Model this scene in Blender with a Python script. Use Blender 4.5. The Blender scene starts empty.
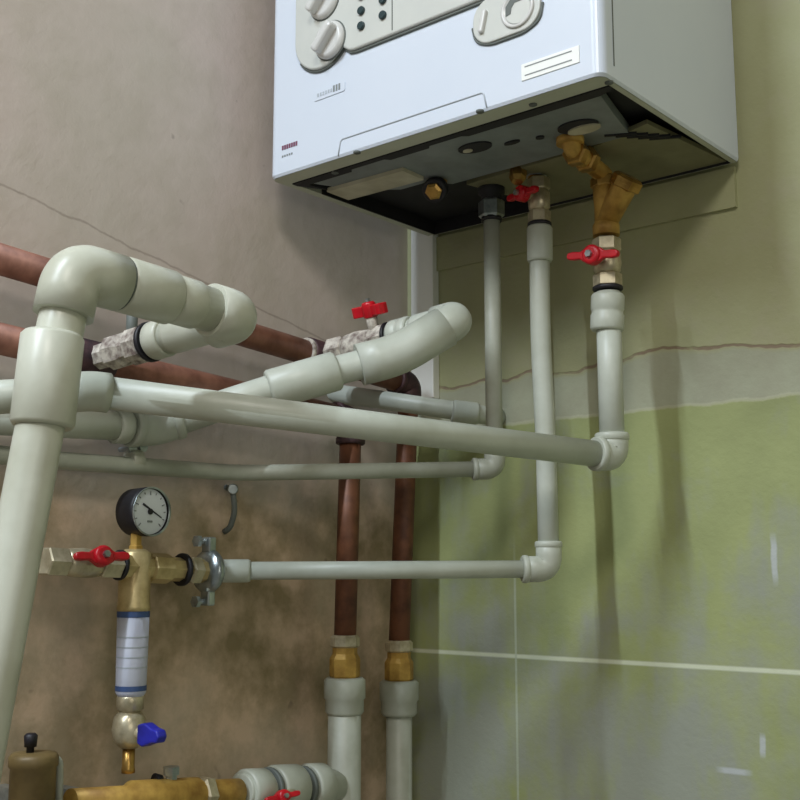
import bpy, bmesh, math, random
from mathutils import Vector, Matrix
random.seed(4)
C = bpy.context.scene.collection
BASE = 1.30                      # camera height above the floor
LW = -1.004                      # left wall plane (x)
RW = 1.205                       # right wall plane (y)

# ---------------------------------------------------------------- camera calibration
F_PX = 1134.0
v1 = Vector((-1357, 171, F_PX)).normalized(); v2 = Vector((970, 170, F_PX)).normalized()
up = v1.cross(v2).normalized()
if up.y > 0: up = -up
ax = -v1; ax = (ax - up * ax.dot(up)).normalized()
ay = up.cross(ax)
# rows of the world basis expressed in camera axes (x right, y down, z forward)
def ray(px, py):
    d = Vector((px - 400, py - 400, F_PX))
    return Vector((ax.dot(d), ay.dot(d), up.dot(d)))
def at(px, py, X=None, Y=None, Z=None, S=None):
    """point of the room seen at a photo position, on a wall-parallel plane (Z is relative to eye height)"""
    d = ray(px, py)
    if S is not None: X = LW + S
    t = X / d.x if X is not None else (Y / d.y if Y is not None else Z / d.z)
    q = d * t
    return Vector((q.x, q.y, q.z + BASE))

# ---------------------------------------------------------------- materials
def new_mat(name):
    m = bpy.data.materials.new(name); m.use_nodes = True
    nt = m.node_tree; b = nt.nodes['Principled BSDF']
    return m, nt, b
def srgb(r, g, b):
    f = lambda c: (c / 255 / 12.92) if c / 255 <= .04045 else ((c / 255 + .055) / 1.055) ** 2.4
    return (f(r), f(g), f(b), 1)
def N(nt, t, **kw):
    n = nt.nodes.new(t)
    for k, v in kw.items():
        if k == 'ins':
            for a, b in v.items(): n.inputs[a].default_value = b
        else: setattr(n, k, v)
    return n
def math_node(nt, op, a, b=None, c=None, clamp=False):
    n = nt.nodes.new('ShaderNodeMath'); n.operation = op; n.use_clamp = clamp
    for i, v in enumerate((a, b, c)):
        if v is None: continue
        if isinstance(v, (int, float)): n.inputs[i].default_value = v
        else: nt.links.new(v, n.inputs[i])
    return n.outputs[0]
def mixc(nt, fac, a, b):
    n = nt.nodes.new('ShaderNodeMix'); n.data_type = 'RGBA'
    for i, v in ((0, fac), (6, a), (7, b)):
        if isinstance(v, (int, float, tuple)): n.inputs[i].default_value = v
        else: nt.links.new(v, n.inputs[i])
    return n.outputs[2]
def noise(nt, scale, detail=3, rough=.5, vec=None, dist=0):
    n = nt.nodes.new('ShaderNodeTexNoise'); n.inputs['Scale'].default_value = scale
    n.inputs['Detail'].default_value = detail; n.inputs['Roughness'].default_value = rough
    n.inputs['Distortion'].default_value = dist
    if vec is not None: nt.links.new(vec, n.inputs['Vector'])
    return n.outputs['Fac']
def rng(nt, v, a, b, c=0, d=1):
    n = nt.nodes.new('ShaderNodeMapRange'); n.inputs[1].default_value = a; n.inputs[2].default_value = b
    n.inputs[3].default_value = c; n.inputs[4].default_value = d
    nt.links.new(v, n.inputs[0]); return n.outputs[0]
def bump(nt, b, h, strength=.3, dist=.002):
    n = nt.nodes.new('ShaderNodeBump'); n.inputs['Strength'].default_value = strength
    n.inputs['Distance'].default_value = dist
    nt.links.new(h, n.inputs['Height']); nt.links.new(n.outputs[0], b.inputs['Normal'])
def obj_coord(nt):
    return nt.nodes.new('ShaderNodeTexCoord').outputs['Object']

def simple(name, col, rough=.5, metal=0, col2=None, nscale=40, bumpn=0, spec=.5):
    m, nt, b = new_mat(name)
    b.inputs['Roughness'].default_value = rough; b.inputs['Metallic'].default_value = metal
    b.inputs['Specular IOR Level'].default_value = spec
    co = obj_coord(nt)
    nz = noise(nt, nscale, 4, .6, co)
    c = mixc(nt, rng(nt, nz, .38, .66), col, col2 or col)
    nt.links.new(c, b.inputs['Base Color'])
    if bumpn: bump(nt, b, nz, bumpn)
    return m
M = {}
M['pipe'] = simple('white_plastic_pipe', srgb(192, 197, 186), .40, 0, srgb(176, 180, 166), 14)
M['pipe_thin'] = simple('grey_white_pipe', srgb(178, 182, 170), .42, 0, srgb(160, 163, 148), 18)
M['pipe_old'] = simple('cream_plastic_pipe', srgb(194, 196, 182), .36, 0, srgb(176, 177, 160), 14)
M['copper'] = simple('aged_copper', srgb(148, 102, 84), .48, .2, srgb(110, 70, 56), 30, .1)
M['copper_dark'] = simple('tarnished_copper', srgb(84, 58, 60), .55, .2, srgb(40, 28, 36), 60, .2)
M['rim'] = simple('olive_grey_rim', srgb(196, 200, 184), .6, 0, srgb(184, 188, 170), 10)  # underside rim, duller and more olive than the casing enamel
M['plate_olive'] = simple('olive_base_plate', srgb(136, 134, 104), .6, 0, srgb(118, 116, 88), 16)
M['copper_shaded'] = simple('shaded_copper', srgb(122, 78, 54), .5, .2, srgb(82, 50, 36), 30, .1)  # darker copy of the aged copper, shade on the drops put into its colour
M['brass_pale'] = simple('pale_brass', srgb(208, 188, 138), .38, .4, srgb(168, 146, 98), 40)
M['mark'] = simple('faint_print', srgb(176, 184, 192), .6)
M['brass'] = simple('brass', srgb(190, 152, 84), .32, .8, srgb(140, 106, 52), 40)
M['brass_dull'] = simple('dull_cast_brass', srgb(196, 158, 78), .5, .3, srgb(150, 112, 50), 40)
M['nickel'] = simple('nickel_plated_brass', srgb(206, 196, 168), .32, .5, srgb(160, 148, 120), 50)
M['steel'] = simple('zinc_steel', srgb(190, 198, 200), .28, .85, srgb(130, 138, 140), 40)
M['hemp'] = simple('sealant_wrapped_thread', srgb(206, 200, 188), .7, 0, srgb(112, 98, 92), 90, .4)
M['red'] = simple('red_enamel', srgb(200, 16, 34), .35, 0, srgb(168, 8, 26), 30)
M['blue'] = simple('blue_plastic', srgb(40, 44, 170), .4, 0, srgb(24, 28, 120), 30)
M['black'] = simple('black_rubber', srgb(28, 26, 34), .5, 0, srgb(16, 15, 20), 30)
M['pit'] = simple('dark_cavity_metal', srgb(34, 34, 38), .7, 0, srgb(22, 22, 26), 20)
M['enamel'] = simple('white_enamel', srgb(212, 220, 232), .30, 0, srgb(208, 217, 230), 5)
M['enamel_side'] = M['enamel']
M['chassis'] = simple('galvanised_underside', srgb(138, 146, 148), .5, 0, srgb(112, 120, 118), 12)
M['chassis_light'] = simple('pale_galvanised_plate', srgb(206, 202, 180), .5, .1, srgb(170, 164, 138), 16)
M['panel'] = simple('light_grey_panel_plastic', srgb(204, 206, 200), .4, 0, srgb(196, 199, 194), 10)
M['knob'] = simple('pale_knob_plastic', srgb(212, 212, 208), .25, 0, srgb(206, 206, 204), 10)
M['groove'] = simple('grey_rubber_joint', srgb(96, 102, 98), .6)
M['led'] = simple('dark_lens', srgb(44, 62, 66), .15)
M['ink'] = simple('grey_print', srgb(128, 134, 134), .6)
M['ink_red'] = simple('maroon_print', srgb(120, 70, 92), .6)
M['sticker'] = simple('white_sticker', srgb(238, 240, 236), .5)
M['label_white'] = simple('pale_blue_label', srgb(196, 200, 214), .5, 0, srgb(176, 180, 204), 12)
M['label_blue'] = simple('blue_print', srgb(60, 84, 130), .5)
M['dial'] = simple('dial_face', srgb(220, 226, 232), .35)
M['canister'] = simple('brown_canister_paint', srgb(126, 106, 66), .5, .1, srgb(92, 76, 44), 20)
M['duct'] = simple('white_duct', srgb(240, 242, 238), .5)

def wall_right_mat():
    m, nt, b = new_mat('painted_tile_and_plaster')
    b.inputs['Roughness'].default_value = .62
    geo = nt.nodes.new('ShaderNodeNewGeometry').outputs['Position']
    sp = nt.nodes.new('ShaderNodeSeparateXYZ'); nt.links.new(geo, sp.inputs[0])
    x, z = sp.outputs[0], sp.outputs[2]
    n_s = noise(nt, 7, 4, .6, geo); n_m = noise(nt, 22, 5, .65, geo); n_f = noise(nt, 150, 3, .6, geo)
    # stretched vertical streak noise
    mp = nt.nodes.new('ShaderNodeMapping'); mp.inputs['Scale'].default_value = (1.0, 1, .16)
    nt.links.new(geo, mp.inputs[0]); n_v = noise(nt, 26, 4, .6, mp.outputs[0])
    n_w = noise(nt, 9, 5, .62, geo, .3)
    zz = math_node(nt, 'ADD', z, math_node(nt, 'MULTIPLY', math_node(nt, 'SUBTRACT', n_m, .5), .010))
    green = mixc(nt, rng(nt, n_s, .35, .65), srgb(160, 168, 114), srgb(146, 154, 104))
    chalk = srgb(150, 154, 148)
    # worn chalky patches, more of them low on the wall
    low = rng(nt, z, BASE + .14, BASE - .20, -.02, .15)
    wear = math_node(nt, 'ADD', math_node(nt, 'MULTIPLY', n_v, .35), math_node(nt, 'MULTIPLY', n_w, .65))
    wearm = rng(nt, math_node(nt, 'ADD', wear, low), .52, .70)
    green = mixc(nt, math_node(nt, 'MULTIPLY', wearm, .8), green, chalk)
    # grout lines of the tiles under the paint
    def line(v, c, w): return rng(nt, math_node(nt, 'ABSOLUTE', math_node(nt, 'SUBTRACT', v, c)), w, w * .45)
    g = line(z, BASE - .1065, .0034)
    green = mixc(nt, g, green, srgb(206, 212, 186))
    gv = line(x, -.828, .0022)
    gv = math_node(nt, 'MULTIPLY', gv, rng(nt, z, BASE + .05, BASE - .02))
    green = mixc(nt, math_node(nt, 'MULTIPLY', gv, .7), green, srgb(180, 190, 168))
    plaster = mixc(nt, rng(nt, n_s, .3, .7), srgb(172, 174, 136), srgb(162, 162, 122))
    plaster = mixc(nt, math_node(nt, 'MULTIPLY', rng(nt, n_m, .5, .8), .4), plaster, srgb(172, 164, 146))
    band = mixc(nt, rng(nt, n_m, .3, .7), srgb(170, 174, 150), srgb(160, 160, 138))
    # unpainted band above the tiles, crack at its upper edge
    wob = math_node(nt, 'MULTIPLY', math_node(nt, 'SUBTRACT', n_s, .5), .05)
    zc = math_node(nt, 'ADD', z, wob)
    up_ = mixc(nt, rng(nt, zc, BASE + .244, BASE + .250), band, plaster)
    cr = line(zc, BASE + .251, .0026)
    up_ = mixc(nt, math_node(nt, 'MULTIPLY', cr, rng(nt, n_m, .3, .5)), up_, srgb(138, 122, 100))
    col = mixc(nt, rng(nt, zz, BASE + .186, BASE + .190), green, up_)
    edge = line(zz, BASE + .188, .0028)
    col = mixc(nt, math_node(nt, 'MULTIPLY', edge, .45), col, srgb(196, 196, 170))
    for sx, sz, hw, hh in ((-.4895, .012, .0042, .030), (-.512, -.185, .004, .014), (-.545, -.215, .022, .004)):
        k = math_node(nt, 'MULTIPLY', rng(nt, math_node(nt, 'ABSOLUTE', math_node(nt, 'SUBTRACT', math_node(nt, 'ADD', x, math_node(nt, 'MULTIPLY', math_node(nt, 'SUBTRACT', n_m, .5), .006)), sx)), hw, hw * .5),
                      rng(nt, math_node(nt, 'ABSOLUTE', math_node(nt, 'SUBTRACT', z, BASE + sz)), hh, hh * .5))
        col = mixc(nt, math_node(nt, 'MULTIPLY', k, .8), col, srgb(188, 194, 196))
    nt.links.new(col, b.inputs['Base Color'])
    h = math_node(nt, 'ADD', math_node(nt, 'MULTIPLY', n_m, .6), math_node(nt, 'MULTIPLY', n_f, .15))
    h = math_node(nt, 'SUBTRACT', h, math_node(nt, 'MULTIPLY', cr, .6))
    bump(nt, b, h, .35, .006)
    return m

def wall_left_mat():
    m, nt, b = new_mat('rough_beige_plaster')
    b.inputs['Roughness'].default_value = .8
    geo = nt.nodes.new('ShaderNodeNewGeometry').outputs['Position']
    sp = nt.nodes.new('ShaderNodeSeparateXYZ'); nt.links.new(geo, sp.inputs[0])
    y, z = sp.outputs[1], sp.outputs[2]
    n_s = noise(nt, 5, 4, .6, geo); n_m = noise(nt, 20, 6, .6, geo); n_f = noise(nt, 120, 3, .6, geo)
    a = mixc(nt, rng(nt, n_s, .3, .7), srgb(206, 192, 184), srgb(196, 188, 176))
    a = mixc(nt, math_node(nt, 'MULTIPLY', rng(nt, n_m, .45, .75), .35), a, srgb(180, 168, 152))
    low = mixc(nt, rng(nt, n_m, .36, .62), srgb(196, 172, 146), srgb(142, 126, 94))
    low = mixc(nt, math_node(nt, 'MULTIPLY', rng(nt, n_s, .5, .75), .6), low, srgb(214, 198, 180))
    zz = math_node(nt, 'ADD', z, math_node(nt, 'MULTIPLY', math_node(nt, 'SUBTRACT', n_s, .5), .12))
    col = mixc(nt, rng(nt, zz, BASE + .16, BASE + .06), a, low)
    # crack: from (y .571, z .381) to (y .713, z .355) and on
    zl = math_node(nt, 'ADD', math_node(nt, 'MULTIPLY', math_node(nt, 'SUBTRACT', y, .571), -.185), BASE + .381)
    d = math_node(nt, 'ABSOLUTE', math_node(nt, 'SUBTRACT', math_node(nt, 'ADD', z, math_node(nt, 'MULTIPLY', math_node(nt, 'SUBTRACT', n_m, .5), .012)), zl))
    cr = rng(nt, d, .0018, .0006)
    col = mixc(nt, math_node(nt, 'MULTIPLY', cr, .4), col, srgb(120, 102, 90))
    # small dark scuffs
    sc = rng(nt, noise(nt, 34, 2, .5, geo), .74, .80)
    col = mixc(nt, math_node(nt, 'MULTIPLY', sc, .6), col, srgb(90, 74, 66))
    nt.links.new(col, b.inputs['Base Color'])
    h = math_node(nt, 'ADD', math_node(nt, 'MULTIPLY', n_m, .8), math_node(nt, 'MULTIPLY', n_f, .12))
    bump(nt, b, h, .3, .005)
    return m
M['wall_right'] = wall_right_mat(); M['wall_left'] = wall_left_mat()
M['floor'] = simple('grey_screed', srgb(150, 146, 134), .8, 0, srgb(132, 128, 116), 3)

# ---------------------------------------------------------------- mesh builder
def frame(d):
    d = Vector(d).normalized()
    ref = Vector((0, 0, 1)) if abs(d.z) < .9 else Vector((1, 0, 0))
    a = d.cross(ref).normalized(); b = d.cross(a).normalized()
    return d, a, b
class MB:
    def __init__(s): s.bm = bmesh.new()
    def lathe(s, p0, d, prof, seg=28, capa=True, capb=True, rot=0, smooth=True):
        """prof: list of (distance along d, radius)"""
        p0 = Vector(p0); d, a, b = frame(d); rings = []
        for t, r in prof:
            rings.append([s.bm.verts.new(p0 + d * t + (a * math.cos(rot + 2 * math.pi * i / seg) + b * math.sin(rot + 2 * math.pi * i / seg)) * r) for i in range(seg)])
        for k in range(len(rings) - 1):
            for i in range(seg):
                f = s.bm.faces.new((rings[k][i], rings[k][(i + 1) % seg], rings[k + 1][(i + 1) % seg], rings[k + 1][i])); f.smooth = smooth
        if capa: s.bm.faces.new(rings[0])
        if capb: s.bm.faces.new(rings[-1][::-1])
        return s
    def cyl(s, p0, p1, r, bev=.0012, seg=28, r2=None, rot=0):
        p0 = Vector(p0); p1 = Vector(p1); L = (p1 - p0).length; r2 = r if r2 is None else r2
        bev = min(bev, L * .3, r * .5)
        return s.lathe(p0, p1 - p0, [(0, r - bev), (bev, r), (L - bev, r2), (L, r2 - bev)], seg, rot=rot, smooth=seg > 8)
    def tube(s, pts, r, bend=.03, seg=24, cap=True, steps=8):
        pts = [Vector(p) for p in pts]; path = [pts[0]]
        for i in range(1, len(pts) - 1):
            p = pts[i]; u = (pts[i - 1] - p); w = (pts[i + 1] - p)
            t = min(bend, u.length * .48, w.length * .48)
            a = p + u.normalized() * t; c = p + w.normalized() * t
            for k in range(steps + 1):
                q = k / steps; path.append(a * (1 - q) ** 2 + p * 2 * q * (1 - q) + c * q * q)
        path.append(pts[-1])
        rr = r if isinstance(r, (list, tuple)) else None
        d0 = (path[1] - path[0]).normalized(); _, a, b = frame(d0); rings = []; n = len(path)
        for i, p in enumerate(path):
            d = (path[min(i + 1, n - 1)] - path[max(i - 1, 0)]).normalized()
            a = (a - d * a.dot(d)).normalized(); b = d.cross(a)
            ra = r if rr is None else rr[0] + (rr[1] - rr[0]) * i / (n - 1)
            rings.append([s.bm.verts.new(p + (a * math.cos(2 * math.pi * k / seg) + b * math.sin(2 * math.pi * k / seg)) * ra) for k in range(seg)])
        for k in range(n - 1):
            for i in range(seg):
                f = s.bm.faces.new((rings[k][i], rings[k][(i + 1) % seg], rings[k + 1][(i + 1) % seg], rings[k + 1][i])); f.smooth = True
        if cap: s.bm.faces.new(rings[0]); s.bm.faces.new(rings[-1][::-1])
        return s
    def box(s, c, size, rot=None, bev=0.0):
        r = bmesh.ops.create_cube(s.bm, size=1); vs = r['verts']
        bmesh.ops.scale(s.bm, vec=Vector(size), verts=vs)
        if bev:
            es = list({e for v in vs for e in v.link_edges})
            o = bmesh.ops.bevel(s.bm, geom=es, offset=bev, segments=3, affect='EDGES', profile=.5)
            vs = list({v for f in o['faces'] for v in f.verts} | {v for v in vs if v.is_valid})
        m = Matrix.Translation(Vector(c)) @ (rot.to_4x4() if rot is not None else Matrix())
        bmesh.ops.transform(s.bm, matrix=m, verts=vs)
        return s
    def prism(s, outline, o, u, v, th):
        """extrude a 2D outline (in u,v at o) by th along u x v"""
        o = Vector(o); u = Vector(u).normalized(); v = Vector(v).normalized(); n = u.cross(v)
        A = [s.bm.verts.new(o + u * x + v * y) for x, y in outline]
        B = [s.bm.verts.new(o + u * x + v * y + n * th) for x, y in outline]
        s.bm.faces.new(A[::-1]); s.bm.faces.new(B)
        k = len(A)
        for i in range(k): s.bm.faces.new((A[i], A[(i + 1) % k], B[(i + 1) % k], B[i]))
        return s
    def build(s, name, mat, parent=None, bevel=0):
        bmesh.ops.recalc_face_normals(s.bm, faces=s.bm.faces)
        me = bpy.data.meshes.new(name)
        org = parent['_o'] if parent is not None else None
        if org is not None:
            for vv in s.bm.verts: vv.co -= Vector(org)
        s.bm.to_mesh(me); s.bm.free()
        o = bpy.data.objects.new(name, me); C.objects.link(o)
        me.materials.append(mat)
        if parent is not None: o.parent = parent; o['_o'] = parent['_o']
        if bevel:
            md = o.modifiers.new('bevel', 'BEVEL'); md.width = bevel; md.segments = 3; md.limit_method = 'ANGLE'
        return o
def thing(name, label, cat, loc, group=None):
    o = bpy.data.objects.new(name, None); C.objects.link(o); o.empty_display_size = .03
    o.location = loc; o['label'] = label; o['category'] = cat; o['_o'] = tuple(loc)
    if group: o['group'] = group
    return o
def elbow(parent, p, da, db, r, ea, eb, mat, collar=True, name='elbow'):
    """fitting whose arms leave p along da and db"""
    p = Vector(p); da = Vector(da).normalized(); db = Vector(db).normalized()
    b = MB(); b.tube([p + da * ea, p, p + db * eb], r, bend=min(ea, eb) * .75, seg=28, steps=12)
    if collar:
        for d, e in ((da, ea), (db, eb)):
            b.cyl(p + d * (e - r * .45), p + d * (e + .001), r * 1.07, .0015)
    return b.build(name, mat, parent)
def coupling(parent, p0, p1, r, mat, name='coupling', waist=0):
    p0 = Vector(p0); p1 = Vector(p1); L = (p1 - p0).length
    b = MB(); e = min(.003, L * .1)
    prof = [(0, r * .9), (e, r), (L - e, r), (L, r * .9)]
    if waist: prof = [(0, r * .9), (e, r), (L * .42, r), (L * .46, r * waist), (L * .54, r * waist), (L * .58, r), (L - e, r), (L, r * .9)]
    b.lathe(p0, p1 - p0, prof, 32); return b.build(name, mat, parent)
def section(parent, pts, r, mat, name='pipe', bend=.03):
    return MB().tube(pts, r, bend).build(name, mat, parent)

def wing_handle(parent, hub, n, along, mat, L=.032, chunky=False, th=.007, name='wing_handle'):
    """butterfly handle: hub centre, n = stem axis (outwards), along = direction of the wings"""
    n = Vector(n).normalized(); u = Vector(along).normalized(); u = (u - n * u.dot(n)).normalized(); v = n.cross(u)
    out = []
    half = [(0.30, .26), (.48, .13), (.78, .15), (1.0, .12), (1.05, 0), (1.0, -.12), (.78, -.15), (.48, -.13), (.30, -.26)]
    if chunky: half = [(0.20, .20), (.40, .22), (.78, .34), (1.0, .30), (1.06, 0), (1.0, -.30), (.78, -.34), (.40, -.22), (.20, -.20)]
    for x, y in half[::-1]: out.append((x * L, y * L))
    for x, y in half: out.append((-x * L, y * L))
    b = MB(); b.prism(out, Vector(hub), u, v, th)
    b.lathe(Vector(hub) - n * .002, n, [(0, L * .36), (th + .004, L * .36), (th + .006, L * .28)], 20)
    h = b.build(name, mat, parent, bevel=.0018)
    s = MB(); s.lathe(Vector(hub) + n * (th + .003), n, [(0, L * .13), (.005, L * .13)], 6, smooth=False); s.build('nut', M['steel'], h)
    return h
def ball_valve(label, p0, p1, r, stem, mat, handle_along, group=None, L=.032, stem_len=.02, handle_t=.5, name='ball_valve', ring=True, chunky=False, th=.007):
    p0 = Vector(p0); p1 = Vector(p1); d = (p1 - p0).normalized(); Ln = (p1 - p0).length
    t = thing(name, label, 'valve', tuple((p0 + p1) / 2), group)
    b = MB()
    b.lathe(p0, d, [(Ln * .26, r * .82), (Ln * .33, r * 1.0), (Ln * .5, r * 1.08), (Ln * .67, r * 1.0), (Ln * .74, r * .82)], 28)
    b.build('body', mat, t)
    for a, c in ((0, .27), (.73, 1)):
        MB().lathe(p0 + d * Ln * a, d, [(0, r * .98), (.0015, r * 1.08), (Ln * (c - a) - .0015, r * 1.08), (Ln * (c - a), r * .98)], 6, smooth=False).build('hex_end', mat, t)
    stem = Vector(stem).normalized(); q = p0 + d * Ln * handle_t
    MB().cyl(q + stem * r * .8, q + stem * (r + stem_len), r * .42, seg=20).build('stem', mat, t)
    wing_handle(t, q + stem * (r + stem_len - .002), stem, handle_along, M['red'], L, chunky, th)
    if ring:
        MB().cyl(p1 + d * -.0005, p1 + d * .004, r * 1.13, .001).build('sealing_ring', M['black'], t)
    return t

# ---------------------------------------------------------------- setting
def structure(name, b, mat):
    o = b.build(name, mat); o['kind'] = 'structure'; return o
structure('wall_right', MB().box((.5 + LW / 2 + .75, RW + .06, 1.6), (2 * 1.75 + .25, .12, 3.2)), M['wall_right'])
structure('wall_left', MB().box((LW - .06, -.9, 1.6), (.12, 4.22, 3.2)), M['wall_left'])
structure('floor', MB().box((1.45, -1.4, -.05), (5.1, 5.4, .1)), M['floor'])

# ---------------------------------------------------------------- boiler
Z0 = BASE + .46; BX0, BX1, BY0, BY1 = -.956, -.503, .889, 1.192
bo = thing('gas_boiler', 'white wall-hung gas boiler with grey control panel above the pipework', 'boiler', ((BX0 + BX1) / 2, (BY0 + BY1) / 2, Z0))
def rr(x0, x1, y0, y1, r, n=6, corners=(1, 1, 0, 0)):
    """outline, corners = front-left, front-right, back-right, back-left rounded?"""
    out = []
    cs = [(x0 + r, y0 + r, math.pi, corners[0], (x0, y0)), (x1 - r, y0 + r, 1.5 * math.pi, corners[1], (x1, y0)), (x1 - r, y1 - r, 0, corners[2], (x1, y1)), (x0 + r, y1 - r, .5 * math.pi, corners[3], (x0, y1))]
    for cx, cy, a0, rd, sharp in cs:
        if rd:
            for k in range(n + 1):
                a = a0 + k / n * math.pi / 2; out.append((cx + r * math.cos(a), cy + r * math.sin(a)))
        else: out.append(sharp)
    return out
def shell(x0, x1, y0, y1, z0, z1, r, corners, name, mat, top=True):
    b = MB(); bm = b.bm; ol = rr(x0, x1, y0, y1, r, 8, corners)
    e = .003
    lo0 = [bm.verts.new((x + (e if x < (x0 + x1) / 2 else -e) * .6, y + (e * .6 if y < (y0 + y1) / 2 else 0), z0)) for x, y in ol]
    lo = [bm.verts.new((x, y, z0 + e)) for x, y in ol]; hi = [bm.verts.new((x, y, z1)) for x, y in ol]; n = len(ol)
    for A, B in ((lo0, lo), (lo, hi)):
        for i in range(n):
            f = bm.faces.new((A[i], A[(i + 1) % n], B[(i + 1) % n], B[i])); f.smooth = False
    if top: bm.faces.new(hi)
    return b, lo0, hi
# front cover, then the side jacket behind a narrow seam
SEAM = BY0 + .022
b, lo0, hi = shell(BX0, BX1, BY0, BY1, Z0, Z0 + .73, .011, (1, 1, 0, 0), 'casing', M['enamel'])
casing = b.build('casing', M['enamel'], bo)
# underside rim: ring between outline and inner opening
b = MB(); bm = b.bm
lo0 = [bm.verts.new((x + (.0018 if x < (BX0 + BX1) / 2 else -.0018), y + (.0018 if y < 1 else 0), Z0 - .0005)) for x, y in rr(BX0, BX1, BY0, BY1, .011, 8, (1, 1, 0, 0))]
OX0, OX1, OY0, OY1 = -.944, -.512, .916, 1.1915
inner = [bm.verts.new(p) for p in ((OX0, OY0, Z0), (OX1, OY0, Z0), (OX1, OY1, Z0), (OX0, OY1, Z0))]
inner_up = [bm.verts.new((v.co.x, v.co.y, Z0 + .018)) for v in inner]
nn = len(lo0); half = (nn - 2) // 2                     # 9 + 9 arc verts, then back-right, back-left
def fan(c, vs):
    for i in range(len(vs) - 1): bm.faces.new((c, vs[i], vs[i + 1]))
fan(inner[0], lo0[:half]); fan(inner[1], lo0[half:2 * half])
bm.faces.new((inner[0], lo0[half - 1], lo0[half], inner[1]))
bm.faces.new((inner[1], lo0[2 * half - 1], lo0[2 * half], inner[2]))
bm.faces.new((inner[2], lo0[2 * half], lo0[2 * half + 1], inner[3]))
bm.faces.new((inner[3], lo0[2 * half + 1], lo0[0], inner[0]))
for i in range(4): bm.faces.new((inner[i], inner[(i + 1) % 4], inner_up[(i + 1) % 4], inner_up[i]))
b.build('underside_rim', M['rim'], bo)
# seams on the right and left side
for X in (BX0, BX1):
    MB().box((X, SEAM, Z0 + .37), (.0012, .0014, .71)).build('casing_seam', M['groove'], bo)
# chassis plate inside the opening with holes, pit, plate, slots
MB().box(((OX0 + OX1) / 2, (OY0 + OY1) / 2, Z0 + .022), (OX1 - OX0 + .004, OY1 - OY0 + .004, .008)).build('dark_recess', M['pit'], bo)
ch = MB()
ch.prism([(-.930, .9285), (-.86, .9285), (-.855, .9235), (-.70, .9235), (-.695, .9285), (-.530, .9285), (-.545, .985), (-.560, 1.045), (-.80, 1.045), (-.815, 1.02), (-.86, 1.02), (-.905, .985)], (0, 0, Z0 + .001), (1, 0, 0), (0, 1, 0), .011)
chp = ch.build('chassis_plate', M['chassis'], bo)
MB().prism([(-.944, .917), (-.512, .917), (-.512, .925), (-.53, .931), (-.69, .931), (-.697, .926), (-.74, .926), (-.745, .931), (-.80, .931), (-.805, .925), (-.855, .925), (-.860, .931), (-.930, .931), (-.925, .960), (-.944, .925)], (0, 0, Z0 - .0012), (1, 0, 0), (0, 1, 0), .010).build('gap_shade_strip', M['pit'], bo)  # dark strip standing in for the shaded gap between rim and plate
MB().box((-.868, .980, Z0 - .001), (.118, .040, .005), Matrix.Rotation(.03, 3, 'Z')).build('junction_cover', M['chassis_light'], bo)
MB().prism([(-.60, 1.05), (-.532, 1.03), (-.516, 1.19), (-.76, 1.19), (-.79, 1.06)], (0, 0, Z0 + .002), (1, 0, 0), (0, 1, 0), .005).build('rear_base_plate', M['plate_olive'], bo)
for k in range(5):
    MB().box((-.566 + .008 * k, 1.035 + .010 * k, Z0 + .001), (.034, .0035, .003), Matrix.Rotation(.5, 3, 'Z')).build('vent_slot', M['pit'], bo)
def disc(parent, c, rx, ry, th, mat, name, seg=28):
    b = MB(); b.prism([(rx * math.cos(2 * math.pi * k / seg), ry * math.sin(2 * math.pi * k / seg)) for k in range(seg)], c, (1, 0, 0), (0, 1, 0), th)
    return b.build(name, mat, parent)
h1 = at(475, 145, Z=.463); disc(bo, (h1.x, h1.y, Z0 - .0008), .021, .013, .003, M['pit'], 'access_hole')
h1b = disc(bo, (h1.x - .010, h1.y, Z0 - .002), .006, .004, .0015, M['chassis_light'], 'drain_screw')
h2 = at(578, 124, Z=.463); disc(bo, (h2.x, h2.y, Z0 - .0008), .023, .016, .003, M['pit'], 'access_hole')
disc(bo, (h2.x + .003, h2.y + .007, Z0 - .0025), .019, .010, .0020, M['chassis_light'], 'access_cover')
h3 = at(512, 140, Z=.463); disc(bo, (h3.x, h3.y, Z0 - .0008), .010, .004, .003, M['pit'], 'slot')
h4 = at(540, 135, Z=.463); disc(bo, (h4.x, h4.y, Z0 - .0008), .005, .004, .003, M['pit'], 'slot')
MB().box(((OX0 + OX1) / 2, OY1 - .0015, Z0 + .0085), (OX1 - OX0 - .001, .002, .018)).build('recess_shade_strip', M['pit'], bo)  # dark strips at rear and left paint shade onto the opening's inner walls
MB().box((OX0 + .0015, (.965 + OY1) / 2, Z0 + .0085), (.002, OY1 - .965 - .004, .018)).build('recess_shade_strip', M['pit'], bo)
# rim screws
for px, py in ((357, 152), (335, 172), (480, 111), (533, 104), (609, 82)):
    q = at(px, py, Z=.46); MB().lathe((q.x, q.y, Z0 + .0005), (0, 0, -1), [(0, .0042), (.002, .0042), (.003, .002)], 14).build('screw', M['groove'], bo)
# brass connection spigots on the underside
def fy(x, z, dy=0): return Vector((x, BY0 - dy, BASE + z))
def stadium(x0, x1, z0, z1, r, n=8):
    out = []
    for cx, cz, a0 in ((x1 - r, z1 - r, 0), (x0 + r, z1 - r, .5), (x0 + r, z0 + r, 1), (x1 - r, z0 + r, 1.5)):
        for k in range(n + 1):
            a = (a0 + .5 * k / n) * math.pi; out.append((cx + r * math.cos(a), cz + r * math.sin(a)))
    return out
EX = (1, 0, 0); EZ = (0, 0, 1)     # EX x EZ = -Y : towards the viewer
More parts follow.
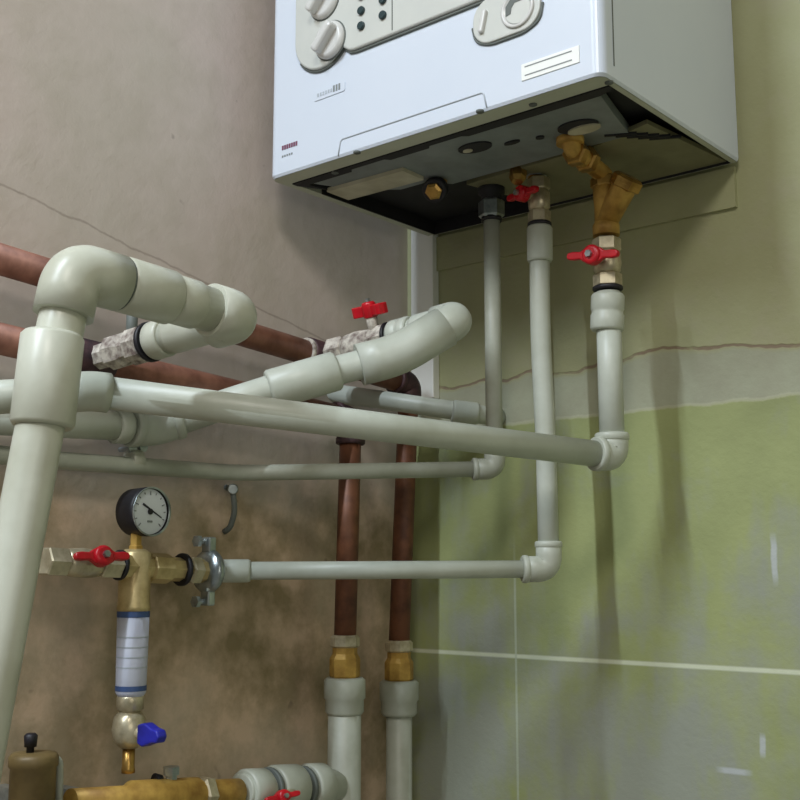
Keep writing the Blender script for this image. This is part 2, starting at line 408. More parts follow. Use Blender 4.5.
# control panel: upright rounded lobe with two knobs + bar running right, with a dark joint under it
cp = []
cx, cz, r = -.867, .614, .042
for k in range(15):
    a = math.pi + k / 14 * (math.radians(142)); cp.append((cx + r * math.cos(a), cz + r * math.sin(a)))
a = math.radians(340); cp += [(-.822, .5800), (-.815, .5785), (-.53, .5785), (-.53, .70), (-.80, .70), (-.853, .72), (-.893, .70), (-.909, .67)]
def off(pts, dx): return pts
panel = MB().prism(cp, fy(0, 0), EX, EZ, .006).build('control_panel', M['panel'], bo, bevel=.0025)
# dark joint line following the lower edge
jl = [(cx + (r + .001) * math.cos(math.pi + k / 20 * math.radians(142)), cz + (r + .001) * math.sin(math.pi + k / 20 * math.radians(142))) for k in range(5, 21)] + [(-.822, .5785), (-.812, .577), (-.53, .577)]
MB().tube([fy(x, z, .001) for x, z in jl], .0019, .002, 8).build('panel_joint', M['groove'], bo)
MB().box(fy(-.757, .64, .006), (.0012, .001, .115)).build('panel_seam', M['groove'], panel)
def boiler_knob(x, z, ang):
    k = MB(); k.lathe(fy(x, z, .005), (0, -1, 0), [(0, .0225), (.004, .0225), (.007, .020), (.008, .018)], 36)
    kn = k.build('knob', M['knob'], bo)
    MB().lathe(fy(x, z, .0052), (0, -1, 0), [(0, .0240), (.0012, .0240)], 36).build('knob_ring', M['groove'], kn)
    R = Matrix.Rotation(ang, 3, 'Y')
    MB().box(fy(x, z, .017), (.038, .015, .012), R, .004).build('knob_grip', M['knob'], kn)
boiler_knob(-.850, .600, -.80)
boiler_knob(-.860, .652, -.80)
for x, z in ((-.802, .602), (-.802, .620), (-.802, .638), (-.770, .604), (-.770, .622), (-.770, .640)):
    MB().lathe(fy(x, z, .004), (0, -1, 0), [(0, .0050), (.0045, .0050), (.0055, .004)], 16).build('indicator_button', M['led'], panel)
# recessed oval plate with gauge dial
pl = MB().prism(stadium(-.650, -.568, .529, .578, .022), fy(0, 0), EX, EZ, .004).build('gauge_plate', M['panel'], bo, bevel=.0015)
MB().tube([fy(x, z, .001) for x, z in [(-.652, .552), (-.648, .535), (-.630, .5275), (-.588, .5275), (-.570, .535), (-.5665, .552)]], .0015, .008, 8).build('plate_joint', M['groove'], bo)
MB().lathe(fy(-.594, .553, .003), (0, -1, 0), [(0, .0195), (.003, .0195), (.0034, .0165), (.001, .0155)], 32).build('dial_bezel', M['knob'], pl)
MB().lathe(fy(-.594, .553, .0042), (0, -1, 0), [(0, .0150), (.0006, .0150)], 32).build('dial_face', M['panel'], pl)
MB().prism([(-.608, .549), (-.608, .559), (-.602, .5655), (-.592, .5675), (-.584, .564), (-.589, .5605), (-.597, .5605), (-.601, .556), (-.602, .550)], fy(0, 0, .0047), EX, EZ, .0006).build('dial_arc', M['groove'], pl)
MB().box(fy(-.636, .553, .005), (.006, .007, .024), Matrix.Rotation(.25, 3, 'Y'), .002).build('switch', M['knob'], pl)
# sticker, badge, small maker's mark, flap
stk = MB().box(fy(-.560, .4865, .0005), (.066, .001, .017)).build('sticker', M['sticker'], bo)
for dz in (.005, -.004): MB().box(fy(-.562, .4865 + dz, .0011), (.054, .0004, .0012)).build('print_line', M['ink'], stk)
bd = MB().prism(stadium(-.881, -.832, .5365, .5485, .003), fy(0, 0, .0001), EX, EZ, .0008).build('badge', M['enamel'], bo)
for k in range(9):
    MB().box(fy(-.874 + k * .0042, .5425 + (.001 if k > 5 else 0), .0011), (.0026, .0004, .0075 if k > 5 else .004)).build('print_mark', M['ink'] if k > 5 else M['mark'], bd)
for k in range(7):
    MB().box(fy(-.932 + k * .0038, .4935, .0004), (.0026, .0006, .0052)).build('print_mark', M['ink_red'], bo)
for k in range(5):
    MB().box(fy(-.932 + k * .0038, .483, .0003), (.0022, .0005, .0022)).build('print_mark', M['ink'], bo)
MB().tube([fy(-.842, .462, .0002), fy(-.838, .480, .0002), fy(-.64, .480, .0002), fy(-.636, .463, .0002)], .0009, .004, 6).build('flap_joint', M['mark'], bo)

# mounting board behind boiler, seen as a stepped edge on the wall under it
o = MB().box(((-.948 - .512) / 2, RW - .0025, BASE + .4345), (.436, .0055, .048)).build('backing_board', M['wall_right'])
o['label'] = 'thin painted backing board on the wall under the boiler'; o['category'] = 'board'

# white duct in the gap between corner and boiler
dz0 = at(430, 400, Y=RW).z
t = thing('cable_duct', 'narrow white vertical duct in the wall corner left of the boiler', 'duct', (-.974, RW - .008, dz0))
MB().box((-.966, RW - .006, (dz0 + BASE + .62) / 2), (.037, .012, BASE + .62 - dz0), None, .0012).build('channel', M['duct'], t)
MB().box((-.966, RW - .0135, (dz0 + BASE + .62) / 2), (.039, .003, BASE + .62 - dz0), None, .001).build('cover', M['duct'], t)

# ---------------------------------------------------------------- boiler connections
YV = 1.09
def vert(px, py, Y=YV): return at(px, py, Y=Y)
# 1. plugged brass connection at the left
q = at(438, 182, Z=.46)
t = thing('brass_plug', 'brass cap nut with dark rim, leftmost connection under the boiler', 'fitting', (q.x, q.y, Z0))
dn = Vector((.25, -.75, -.55)).normalized()
p = Vector((q.x, q.y, Z0 - .006))
MB().tube([(p.x, p.y, Z0 + .02), p, p + dn * .012], .011, .01).build('spout', M['brass_dull'], t)
MB().lathe(p + dn * .006, dn, [(0, .0150), (.010, .0150), (.011, .012)], 24).build('rim', M['black'], t)
MB().lathe(p + dn * .013, dn, [(0, .0105), (.007, .0105), (.009, .007)], 6, smooth=False).build('cap_nut', M['brass'], t)

# 2. thin riser: nut at boiler, down, elbow, left
xr = vert(493, 330).x
t = thing('gas_riser_pipe', 'thin grey-white pipe dropping below the boiler then running left to the photo edge', 'pipe', (xr, YV, BASE + .12))
top = Vector((xr, YV, Z0 + .008)); z2 = BASE + .122
cor = Vector((xr, YV, at(493, 469, Y=YV).z))
lw = at(236, 473, S=.028); e0 = at(62, 461, S=.022); e1 = at(-60, 449, S=.022)
section(t, [Vector((xr, YV, Z0 - .035)), cor], .0100, M['pipe_thin'], 'riser')
section(t, [cor, lw, e0, e1], .0092, M['pipe_thin'], 'branch', .03)
elbow(t, cor, (0, 0, 1), lw - cor, .0125, .026, .026, M['pipe_thin'])
# clip with two bolts on the left wall part
c = at(134, 461, S=.022); dpp = (e0 - lw).normalized()
cl = MB().cyl(c - dpp * .007, c + dpp * .007, .0122).build('pipe_clip', M['pipe_old'], t)
for px, py in ((126, 449), (137, 448)):
    s = at(px, py, S=.014); MB().lathe(s, (1, 0, 0), [(-.01, .003), (.008, .003), (.008, .0055), (.012, .0055)], 6, smooth=False).build('bolt', M['steel'], cl)
t = thing('union_nut', 'grey hexagonal union nut on top of the thin pipe under the boiler', 'fitting', (xr, YV, Z0 - .03))
MB().lathe((xr, YV, Z0 - .036), (0, 0, 1), [(0, .0130), (.003, .0160), (.020, .0160), (.023, .0130)], 6, smooth=False).build('hex_nut', M['steel'], t)
MB().lathe((xr, YV, Z0 - .014), (0, 0, 1), [(0, .0125), (.008, .0125), (.009, .0165), (.020, .0165)], 24).build('collar', M['pit'], t)
MB().lathe((xr, YV, Z0 - .040), (0, 0, 1), [(0, .0125), (.005, .0125)], 24).build('sealing_ring', M['black'], t)

# 3. second riser with red wing valve at the top and union clamp at the far left end
xs = vert(541, 300).x
vt = vert(540, 178).z; vb = vert(540, 223).z
ball_valve('small nickel ball valve with red wing handle, second riser from right', (xs, YV, vt), (xs, YV, vb), .0125, (-.35, -1, 0), M['nickel'], (1, 0, -.05), L=.027, stem_len=.010, handle_t=.42)
t = thing('brass_tail', 'brass and chrome tail joining the small red valve to the boiler', 'fitting', (xs, YV, Z0))
pa = Vector((xs - .004, YV, vt + .002))
MB().tube([pa + Vector((0, 0, -.001)), pa + Vector((0, -.006, .014)), at(530, 168, Z=.475)], .0095, .01).build('tail', M['brass_dull'], t)
MB().lathe(pa, (0, 0, 1), [(0, .0125), (.002, .0145), (.011, .0145), (.013, .0125)], 6, smooth=False).build('hex_nut', M['steel'], t)
q = at(519, 172, Z=.462)
MB().lathe((q.x, q.y, Z0 + .012), (.1, -.3, -1), [(0, .010), (.020, .010), (.026, .007)], 6, smooth=False).build('fill_cock', M['brass'], t)

t = thing('water_riser_pipe', 'white plastic riser, second from right, elbowing left to the steel clamp', 'pipe', (xs, YV, BASE))
ze = at(549, 569, Y=YV)
pts = [Vector((xs, YV, vb - .002)), vert(540, 330), vert(546, 440), Vector((ze.x, YV, ze.z))]
section(t, pts, .0118, M['pipe'], 'riser', .05)
coupling(t, (xs, YV, vb - .004), vert(540, 262), .0150, M['pipe'])
cl_c = at(212, 570, S=.052)
en = at(218, 571, S=.052)
section(t, [ze, en], .0098, M['pipe'], 'branch')
elbow(t, ze, (0, 0, 1), en - ze, .0145, .030, .030, M['pipe'])
dd = (en - ze).normalized()
coupling(t, en - dd * .035, en - dd * .002, .0125, M['pipe'])

# 4. right riser: brass elbow, strainer, ball valve, coupling, elbow, long run towards the left wall
xv = vert(607, 262).x
t = thing('brass_elbow_tail', 'brass swivel elbow between the boiler underside and the strainer', 'fitting', (xv, YV, Z0))
q = at(570, 139, Z=.46); z_ = Z0 - .012
MB().tube([(q.x, q.y, Z0 + .02), (q.x, q.y, Z0 - .010), (xv, YV, Z0 - .018), (xv, YV, vert(603, 185).z)], .0100, .018).build('bent_tail', M['brass_dull'], t)
dq = (Vector((xv, YV, 0)) - Vector((q.x, q.y, 0))).normalized(); mid = Vector((q.x, q.y, Z0 - .012))
MB().lathe(mid + dq * .006, dq, [(0, .0125), (.002, .0148), (.012, .0148), (.014, .0125)], 6, smooth=False).build('hex_nut', M['brass'], t)
MB().lathe(mid + dq * .030, dq, [(0, .0125), (.002, .0150), (.012, .0150), (.014, .0125)], 6, smooth=False).build('hex_nut', M['brass'], t)
MB().lathe((q.x, q.y, Z0 - .006), (0, 0, 1), [(0, .015), (.012, .015)], 24).build('collar', M['brass_dull'], t)

za, zb = vert(605, 178).z, vert(606, 236).z
t = thing('brass_strainer', 'brass Y-shaped strainer directly above the nickel valve with red handle', 'strainer', (xv, YV, zb))
MB().lathe((xv, YV, zb), (0, 0, 1), [(0, .0150), (.012, .0150), (.016, .0125), (.034, .0125), (.046, .0135), (za - zb, .0135)], 28).build('body', M['brass_dull'], t)
MB().lathe((xv, YV, za - .012), (0, 0, 1), [(0, .0145), (.002, .0162), (.011, .0162), (.013, .0145)], 6, smooth=False).build('hex_end', M['brass'], t)
ld = Vector((.62, -.10, .82)).normalized(); l0 = Vector((xv - .002, YV, zb + .012))
MB().lathe(l0, ld, [(0, .0125), (.050, .0145), (.053, .0165)], 28).build('screen_leg', M['brass_dull'], t)
MB().lathe(l0 + ld * .046, ld, [(0, .0155), (.002, .0180), (.012, .0180), (.015, .0140)], 6, smooth=False).build('screen_cap', M['brass'], t)

ztop, zbot = vert(606, 237).z, vert(607, 289).z
ball_valve('nickel ball valve with red wing handle on the rightmost riser', (xv, YV, ztop - .002), (xv, YV, zbot + .002), .0150, (0, -1, 0), M['nickel'], (1, 0, -.12), L=.031, stem_len=.014, handle_t=.46)

t = thing('heating_return_pipe', 'rightmost white riser and its long run crossing the photo leftwards', 'pipe', (xv, YV, BASE + .14))
kc = vert(611, 456); kc.x = xv
section(t, [Vector((xv, YV, zbot - .004)), kc], .0137, M['pipe'], 'riser')
coupling(t, Vector((xv, YV, zbot - .006)), vert(607, 331), .0186, M['pipe'], waist=.94)
aL = at(92, 391, X=-.815); aE = at(-60, 401, X=-.865)
section(t, [kc, aL], .0142, M['pipe'], 'long_run')
section(t, [aL, aE], .0142, M['pipe'], 'end_run')
elbow(t, kc, (0, 0, 1), aL - kc, .0175, .024, .024, M['pipe'])
elbow(t, aL, kc - aL, aE - aL, .0172, .014, .024, M['pipe'], collar=False)

# ---------------------------------------------------------------- copper pipes on the left wall
r_c = .0150
def copper_run(label, ya, yb, xa, pxa, pxb, S, foot, cat='pipe'):
    a = at(-60, pxa - .27 * 60, S=S); c = at(*pxb, S=S)
    f = at(*foot, X=LW + S + xa); 
    t = thing('copper_pipe', label, cat, (c.x, c.y, c.z))
    section(t, [a, c], r_c, M['copper'], 'wall_run')
    section(t, [c, f], .0135, M['copper_shaded'], 'drop')
    elbow(t, c, a - c, f - c, .0172, .030, .030, M['copper_dark'])
    return a, c, f, t
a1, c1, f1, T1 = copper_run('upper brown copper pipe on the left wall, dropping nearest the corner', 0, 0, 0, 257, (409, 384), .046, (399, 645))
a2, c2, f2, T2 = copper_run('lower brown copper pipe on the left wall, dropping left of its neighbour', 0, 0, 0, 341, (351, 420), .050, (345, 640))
# wide dark thread ends beside the branch tees
for T, a, c, pxx in ((T1, a1, c1, 322), (T2, a2, c2, 92)):
    d = (c - a).normalized()
    # parameter of the tee along the run
    best = min((abs((at(pxx, 300, S=.05).y) - (a + d * s * .002).y), s) for s in range(0, 600))[1] * .002
    p = a + d * best
    MB().cyl(p - d * .022, p + d * .022, .0195).build('tee_fitting', M['copper_dark'], T)
    MB().cyl(p - d * .027, p - d * .020, .0180).build('sealing_tape', M['hemp'], T)
    if T is T1: tee1 = p
    else: tee2 = p

# valve branches leaving the wall (+X)
def branch(label, tee, tilt, L0, Lv, r, group=None):
    d = Vector((1, 0, tilt)).normalized()
    return d
# upper branch G
gE = at(458, 319, Y=tee1.y + .02)
tee1b = Vector(tee1)
d1 = (gE - tee1).normalized()
va, vb_ = tee1 + d1 * .018, tee1 + d1 * .104
ball_valve('tape-wrapped ball valve with red wing handle on the upper copper pipe', va, vb_, .0165, (0, -.35, 1), M['hemp'], (1, -.15, .12), L=.0235, stem_len=.016, handle_t=.80, chunky=True, th=.013)
gL = at(153, 428, S=.036); gX = at(-60, 416, S=.036)
t = thing('feed_pipe', 'thick white pipe sloping down leftwards from the corner behind the long run', 'pipe', tuple(gE))
section(t, [vb_ + d1 * .002, gE], .0150, M['pipe'], 'stub')
coupling(t, vb_ + d1 * .006, vb_ + d1 * .034, .0190, M['pipe'], waist=.95)
coupling(t, vb_ + d1 * .038, gE - d1 * .018, .0182, M['pipe'])
g1 = at(398, 355, X=-.805); g2 = at(300, 380, X=-.878)
dg = (g1 - gE).normalized(); de = (g2 - gL).normalized()
elbow(t, gE, -d1, dg, .0215, .028, .034, M['pipe'], collar=False)
section(t, [gE, g1, g2, gL], .0165, M['pipe'], 'sloping_run', .05)
def along(px):      # point of the sloping run seen at image column px
    best = None
    for k in range(0, 1001):
        q = gE.lerp(gL, k / 1000); w = Vector((q.x, q.y, q.z - BASE))
        cxm = Vector((ax.x * w.x + ay.x * w.y + up.x * w.z, 0, ax.z * w.x + ay.z * w.y + up.z * w.z))
        u = 400 + F_PX * cxm.x / cxm.z
        if best is None or abs(u - px) < best[0]: best = (abs(u - px), q)
    return best[1]
def sleeve(a, c, r):
    b = MB(); b.tube([a, g1, c], r, .045, 32, steps=12); return b.build('coupling', M['pipe'], t)
sleeve(gE.lerp(g1, .22), g1.lerp(g2, .40), .0236)
coupling(t, g1.lerp(g2, .62), g2.lerp(gL, .22), .0222, M['pipe'])
elbow(t, gL, de, gX - gL, .0198, .030, .030, M['pipe'])
section(t, [gL, gX], .0150, M['pipe'], 'wall_run')
coupling(t, gL + (gX - gL).normalized() * .034, gL + (gX - gL).normalized() * .050, .0185, M['pipe'])

# lower branch F
fE = at(236, 317, Y=tee2.y + .012)
d2 = (fE - tee2).normalized()
va, vb_ = tee2 + d2 * .032, tee2 + d2 * .088
t = thing('threaded_union', 'paint-smeared metal union on the lower copper pipe with a dark seal ring', 'fitting', tuple(va))
MB().lathe(va, d2, [(-.018, .0130), (0, .0135), (.004, .0175), (.020, .0175), (.024, .0140), (.032, .0140), (.036, .0190), (.052, .0190), (.054, .016)], 8, smooth=False).build('body', M['hemp'], t)
MB().cyl(vb_ - d2 * .001, vb_ + d2 * .004, .0195, .001).build('sealing_ring', M['black'], t)
MB().cyl(va + d2 * .03 + Vector((0, 0, .010)), va + d2 * .03 + Vector((0, 0, .034)), .0055).build('vent_stem', M['groove'], t)
XF = fE.x
fT = at(73, 270, X=XF); fB = at(-4, 660, X=XF)
t = thing('drain_stack_pipe', 'thick white pipe leaning down the left foreground with elbow at its head', 'pipe', tuple(fT))
section(t, [vb_ + d2 * .004, fE], .0150, M['pipe_old'], 'stub')
coupling(t, vb_ + d2 * .006, vb_ + d2 * .026, .0185, M['pipe_old'])
coupling(t, vb_ + d2 * .032, fE - d2 * .022, .0175, M['pipe_old'])
df = (fT - fE).normalized(); dz = (at(48, 385, X=XF) - fT).normalized()
elbow(t, fE, -d2, df, .0235, .026, .030, M['pipe_old'], collar=False)
section(t, [fE, fT], .0195, M['pipe_old'], 'head_run')
p1 = fE.lerp(fT, .12); p2 = fE.lerp(fT, .30)
coupling(t, fE.lerp(fT, .43), fE.lerp(fT, .735), .0232, M['pipe_old'])
coupling(t, fE.lerp(fT, .27), fE.lerp(fT, .44), .0212, M['pipe_old'])
MB().cyl(fE.lerp(fT, .73), fE.lerp(fT, .75), .0222, .0005).build('joint_gap', M['groove'], t)
elbow(t, fT, -df, dz, .0232, .043, .038, M['pipe_old'], collar=False)
section(t, [fT, at(48, 385, X=XF), fB + (fB - at(48, 385, X=XF)).normalized() * .25, Vector((XF, .36, 0))], .0180, M['pipe_old'], 'standpipe', .06)
coupling(t, at(53, 334, X=XF), at(42, 427, X=XF), .0238, M['pipe_old'])

# short white run behind the long one, ending at the thin riser
hA = at(300, 388, Y=1.03); hB = at(452, 411, Y=1.135); hC = at(478, 414, Y=1.16)
t = thing('spare_branch_pipe', 'short white pipe behind the long run, ending at the wall beside the thin riser', 'pipe', tuple(hB))
section(t, [hA, hC, Vector((hC.x, RW + .004, hC.z))], .0120, M['pipe'], 'run', .02)
coupling(t, hB, hC, .0145, M['pipe'])

# ---------------------------------------------------------------- drop fittings + lower white pipes
def lower(pos, label_b, label_p, r1, r2, tee=False):
    x, y, z = pos
    t = thing('compression_joint', label_b, 'fitting', tuple(pos))
    MB().lathe((x, y, z + .006), (0, 0, -1), [(0, .0150), (.003, .0178), (.013, .0178), (.015, .0150)], 8, smooth=False).build('hex_nut', M['nickel'], t)
    MB().lathe((x, y, z - .008), (0, 0, -1), [(0, .0150), (.008, .0150), (.014, .0185), (.034, .0185), (.038, .0160)], 8, smooth=False).build('body', M['brass_dull'], t)
    z1 = z - .044
    p = thing('down_pipe', label_p, 'pipe', (x, y, z1))
    MB().lathe((x, y, z1), (0, 0, -1), [(0, .0215), (.003, .0250), (.024, .0250), (.026, .0232), (.040, .0232), (.044, .0200)], 32).build('flange_coupling', M['pipe_thin'], p)
    MB().cyl((x, y, z1 - .03), (x, y, 0), r1).build('riser', M['pipe_thin'], p)
    return p, z1
lower(f1, 'brass and nickel joint closest to the corner under the copper drop', 'white pipe running down under the right copper drop, narrower of the pair', .0165, 0)
P2, zz1 = lower(f2, 'brass and nickel joint under the left copper drop', 'wider white pipe under the left copper drop', .0200, 0)

# ---------------------------------------------------------------- filter assembly on the left wall
def W(px, py, S=.052): return at(px, py, S=S)
q0, q1 = W(44, 561), W(118, 565)
ball_valve('nickel ball valve with red wing handle left of the pressure gauge', q0, q1, .0135, (1, -.1, .25), M['nickel'], (0, 1, -.02), L=.028, stem_len=.012, handle_t=.58)
tA, tB = W(119, 566), W(204, 571); ddx = (tB - tA).normalized()
tc = W(135, 567)
t = thing('filter_assembly', 'brass tee with hanging sediment filter, blue drain handle and spout', 'filter', tuple(tc))
MB().lathe(tA, ddx, [(0, .0125), (.002, .0150), (.030, .0150), (.032, .0125), (.036, .0125), (.038, .0155), (.060, .0155), (.062, .0125), ((tB - tA).length, .0125)], 8, smooth=False).build('tee_body', M['brass_pale'], t)
MB().cyl(W(180, 569.5), W(184, 569.7), .0172).build('sealing_ring', M['black'], t)
MB().lathe(W(187, 570), ddx, [(0, .0135), (.002, .0155), (.013, .0155)], 6, smooth=False).build('hex_nut', M['nickel'], t)
zc = tc.z; X_, Y_ = tc.x, tc.y
def zf(py): return at(133, py, X=X_).z
MB().lathe((X_, Y_, zc + .018), (0, 0, -1), [(0, .010), (.004, .0158), (zc + .018 - zf(604), .0160), (zc + .020 - zf(604), .0168), (zc + .018 - zf(611), .0168)], 28).build('filter_head', M['brass_pale'], t)
cup = MB().lathe((X_, Y_, zf(611)), (0, 0, -1), [(0, .0160), (zf(611) - zf(692), .0150), (zf(611) - zf(697), .0120)], 28).build('filter_cup', M['label_white'], t)
MB().lathe((X_, Y_, zf(611)), (0, 0, -1), [(0, .0163), (.006, .0163)], 28, False, False).build('label_band', M['label_blue'], cup)
MB().lathe((X_, Y_, zf(685)), (0, 0, -1), [(0, .01545), (.005, .0154)], 28, False, False).build('label_band', M['label_blue'], cup)
for k in range(4):
    zz_ = zf(636 + k * 10)
    MB().lathe((X_, Y_, zz_), (0, 0, -1), [(0, .01602 - k * .00012), (.0012, .01602 - k * .00012)], 28, False, False).build('print_line', M['mark'], cup)
MB().lathe((X_, Y_, zf(694)), (0, 0, -1), [(0, .0120), (.003, .0135), (.014, .0135), (.017, .0085), (.022, .0085)], 20).build('lower_nut', M['nickel'], t)
MB().lathe((X_, Y_, zf(710)), (0, 0, -1), [(0, .0100), (.006, .0155), (.018, .0175), (.028, .0155), (.036, .0090)], 20).build('drain_valve_body', M['nickel'], t)
MB().lathe((X_, Y_, zf(746)), (0, 0, -1), [(0, .0062), (.018, .0062), (.021, .0068), (.025, .0068)], 18).build('spout', M['brass'], t)
bz = zf(731)
MB().lathe((X_ + .012, Y_, bz), (1, -.1, -.02), [(0, .006), (.012, .006)], 16).build('drain_stem', M['nickel'], t)
MB().prism([(0, -.009), (.008, -.0115), (.022, -.0065), (.030, -.006), (.033, 0), (.030, .006), (.022, .007), (.010, .0115), (0, .009)], (X_ + .022, Y_ + .004, bz), (1, 0, 0), (0, 0, 1), .012).build('blue_handle', M['blue'], t, bevel=.002)

# pressure gauge
gc = at(149, 512, X=X_ + .006)
gx = Vector((X_, Y_, gc.z)); gc = Vector((X_ + .010, Y_ + .006, gc.z))
t = thing('pressure_gauge', 'round pressure gauge with black case and white dial above the filter', 'gauge', tuple(gx))
n = Vector((1, .08, 0)).normalized()
MB().lathe(gc - n * .024, n, [(0, .0205), (.003, .0240), (.024, .0250), (.027, .0250), (.029, .0235), (.0265, .0228)], 44).build('case', M['black'], t)
dial = MB().lathe(gc + n * .0022, n, [(0, .0230), (.0008, .0230)], 44).build('dial_face', M['dial'], t)
MB().lathe(gc + n * .0030, n, [(0, .0238), (.0035, .0252), (.0045, .0248), (.003, .0232)], 44, False, False).build('bezel', M['steel'], t)
dv = Vector((0, 0, 1)); du = dv.cross(n) * 1.0
def on_dial(a, r): return gc + n * .0036 + (du * math.cos(a) + dv * math.sin(a)) * r
ti = MB()
for k in range(13):
    a = math.radians(-45 + 270 * k / 12); r0 = .0185 if k % 3 else .0170
    ti.tube([on_dial(a, r0), on_dial(a, .0205)], .0005, seg=6)
ti.build('tick_marks', M['ink'], dial)
MB().tube([on_dial(math.radians(142), .012), on_dial(math.radians(-20), .0165)], [.0012, .0005], seg=8).build('needle', M['black'], dial)
MB().lathe(gc + n * .0034, n, [(0, .0030), (.0014, .0030)], 16).build('pivot', M['black'], dial)
MB().box(gc + n * .0034 - dv * .010, (.0012, .006, .002)).build('dial_print', M['ink'], dial)
MB().lathe(Vector((gx.x, gx.y, zc + .017)), (0, 0, 1), [(0, .0075), (.004, .0075), (.005, .0060), (gc.z - .022 - zc - .017, .0060)], 6, smooth=False).build('stem', M['brass_dull'], t)

# steel union clamp
dcl = ddx; cc = Vector(tB) + dcl * .006
t = thing('pipe_clamp_union', 'zinc two-bolt clamp union between the filter tee and the white pipe', 'clamp', tuple(cc))
MB().lathe(cc - dcl * .008, dcl, [(0, .0130), (.003, .0215), (.006, .0235), (.010, .0235), (.013, .0215), (.018, .0135), (.022, .0110)], 28).build('ring', M['steel'], t)
for s in (1, -1):
    e = MB(); p = cc + Vector((0, 0, s * .028))
    e.box(p, (.014, .010, .017), None, .002)
    lug = e.build('lug', M['steel'], t)
    MB().lathe(p + Vector((-.004, -.015, s * .004)), (0, 1, 0), [(0, .0065), (.005, .0065), (.005, .0032), (.024, .0032)], 6, smooth=False).build('bolt', M['steel'], lug)

# wall hook hanging under the thin pipe
q = at(232, 512, S=.012)
t = thing('pipe_hanger', 'small dark curved metal hook on the wall below the thin pipe', 'hook', tuple(q))
MB().tube([at(226, 487, S=.004), at(233, 491, S=.016), at(235, 512, S=.018), at(230, 528, S=.012), at(224, 532, S=.004)], .0034, .012, 12).build('hook', M['groove'], t)
MB().cyl(at(233, 489, S=.001), at(233, 489, S=.02), .0062).build('bolt_head', M['steel'], t)

# ---------------------------------------------------------------- bottom of the frame
q = at(33, 775, S=.055)
t = thing('air_separator', 'olive-brown metal canister with dark knob low in the left corner', 'canister', tuple(q))
rt = at(33, 752, S=.055).z
MB().lathe((q.x, q.y, rt), (0, 0, -1), [(0, .012), (.001, .0200), (.004, .0222), (.012, .0222), (.014, .0205), (.10, .0205), (.105, .016)], 36).build('body', M['canister'], t)
k_ = MB().lathe((q.x, q.y - .004, rt - .001), (0, 0, 1), [(0, .0035), (.006, .0035), (.006, .0055), (.016, .0062), (.018, .004)], 14).build('cap_knob', M['black'], t)
MB().tube([(q.x, q.y + .017, rt - .006), (q.x + .002, q.y + .026, rt - .010), (q.x + .002, q.y + .028, rt - .06)], .0035, .01, 12).build('side_tube', M['pipe_thin'], t)

MB().box((LW + .017, q.y, rt - .05), (.038, .012, .03)).build('wall_bracket', M['steel'], t)
# brass manifold running along the wall at the bottom edge
m0, m1 = at(70, 803, S=.06), at(238, 792, S=.06)
dm = (m1 - m0).normalized(); Lm = (m1 - m0).length
t = thing('brass_manifold', 'yellow brass manifold lying along the wall at the bottom edge', 'manifold', tuple(m0))
MB().lathe(m0, dm, [(0, .013), (Lm * .3, .013), (Lm * .33, .0175), (Lm * .72, .0175), (Lm * .75, .014), (Lm * .9, .014), (Lm, .014)], 28).build('body', M['brass_dull'], t)
MB().lathe(m0 + dm * Lm * .74, dm, [(0, .016), (.002, .0190), (.012, .0190), (.014, .016)], 6, smooth=False).build('hex_nut', M['nickel'], t)
bt = at(171, 783, S=.06)
for k in (.12, .55): p = m0 + dm * Lm * k; MB().box((LW + .023, p.y, p.z), (.050, .012, .016)).build('wall_bracket', M['steel'], t)
MB().lathe(bt, (0, 0, 1), [(0, .006), (.008, .006), (.008, .0085), (.016, .0085)], 6, smooth=False).build('bleed_nut', M['steel'], t)
MB().lathe(bt + Vector((-.004, -.010, .004)), (0, -1, .2), [(0, .005), (.008, .006)], 12).build('bleed_screw', M['black'], t)
# tee pipe from the wider down pipe back to the manifold
yP, xP = f2.y, f2.x
n0 = m1 + dm * .004; n1 = Vector((xP, yP - .014, at(342, 784, X=xP).z))
t = thing('manifold_branch_pipe', 'ribbed white pipe and fittings between manifold and wider down pipe', 'pipe', tuple(n0))
dn_ = (n1 - n0).normalized(); Ln = (n1 - n0).length
MB().cyl(n0, n1, .0185).build('pipe', M['pipe_thin'], t)
for a, c, r in ((.02, .22, .0235), (.30, .56, .0262), (.66, .84, .0262)):
    coupling(t, n0 + dn_ * Ln * a, n0 + dn_ * Ln * c, r, M['pipe_thin'])
for a in (.245, .60): MB().cyl(n0 + dn_ * Ln * a, n0 + dn_ * Ln * (a + .035), .0240, .001).build('sealing_ring', M['groove'], t)
q = at(281, 797, X=n0.lerp(n1, .40).x + .034)
t = thing('red_tap_handle', 'red wing handle at the bottom edge in front of the ribbed pipe', 'handle', tuple(q))
wing_handle(t, q, (1, -.3, .3), (0, 1, 0), M['red'], .020)
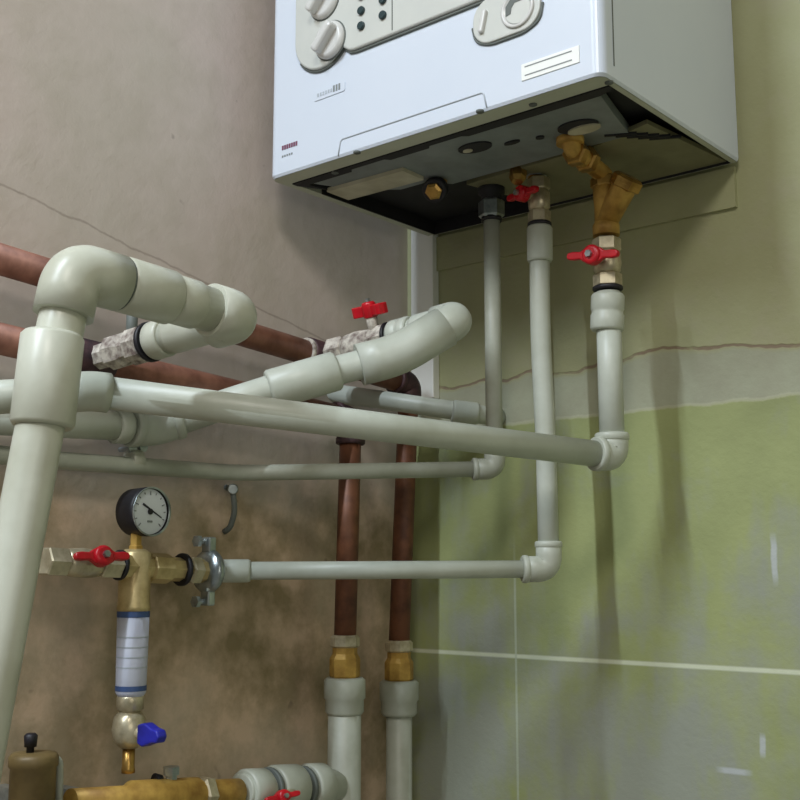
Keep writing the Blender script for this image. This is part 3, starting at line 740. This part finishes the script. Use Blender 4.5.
MB().cyl(q, n0.lerp(n1, .40) + Vector((.02, 0, 0)), .005).build('stem', M['nickel'], t)

for o in bpy.data.objects:
    if '_o' in o: del o['_o']

# ---------------------------------------------------------------- light
def area(name, loc, target, size, power, col, shape='DISK', sy=None, tube=False):
    l = bpy.data.lights.new(name, 'AREA'); l.shape = shape; l.size = size
    if sy: l.size_y = sy
    l.energy = power; l.color = col
    o = bpy.data.objects.new(name, l); C.objects.link(o); o.location = loc
    o.rotation_euler = (Vector(target) - Vector(loc)).to_track_quat('-Z', 'Y').to_euler()
    if tube: o.rotation_euler = (0, 0, 0)      # tube lies along y, facing down
    return o
area('ceiling_tube_lamp', (-.80, -1.0, BASE + 1.55), (-.80, .9, BASE + .25), 0.03, 50, (.80, .90, 1.0), 'RECTANGLE', 1.8, tube=True)
area('second_lamp', (.22, -.50, BASE + 1.30), (-.80, .95, BASE + .10), .34, 9, (1.0, .95, .88))
area('side_fill_light', (2.3, -1.0, 1.9), (-.6, 1.1, BASE + .2), 1.4, 11, (1.0, .96, .82), 'SQUARE')  # added soft fill that brightens the boiler's side face
w = bpy.data.worlds.new('room_ambient'); bpy.context.scene.world = w; w.use_nodes = True
bg = w.node_tree.nodes['Background']; bg.inputs[0].default_value = (.92, .95, .86, 1); bg.inputs[1].default_value = .13

# ---------------------------------------------------------------- camera
cam = bpy.data.cameras.new('camera'); co = bpy.data.objects.new('camera', cam); C.objects.link(co)
cam.sensor_fit = 'HORIZONTAL'; cam.sensor_width = 36; cam.lens = F_PX / 800 * 36; cam.clip_start = .02
# camera axes in world coordinates
right = Vector((ax.x, ay.x, up.x)); down = Vector((ax.y, ay.y, up.y)); fwd = Vector((ax.z, ay.z, up.z))
m = Matrix((right, -down, -fwd)).transposed()
co.matrix_world = Matrix.Translation((0, 0, BASE)) @ m.to_4x4()
bpy.context.scene.camera = co
vs = bpy.context.scene.view_settings
bpy.context.scene.display_settings.display_device = 'sRGB'
vs.view_transform = 'Standard'; vs.look = 'None'; vs.gamma = 1; vs.use_curve_mapping = False; vs.exposure = .22
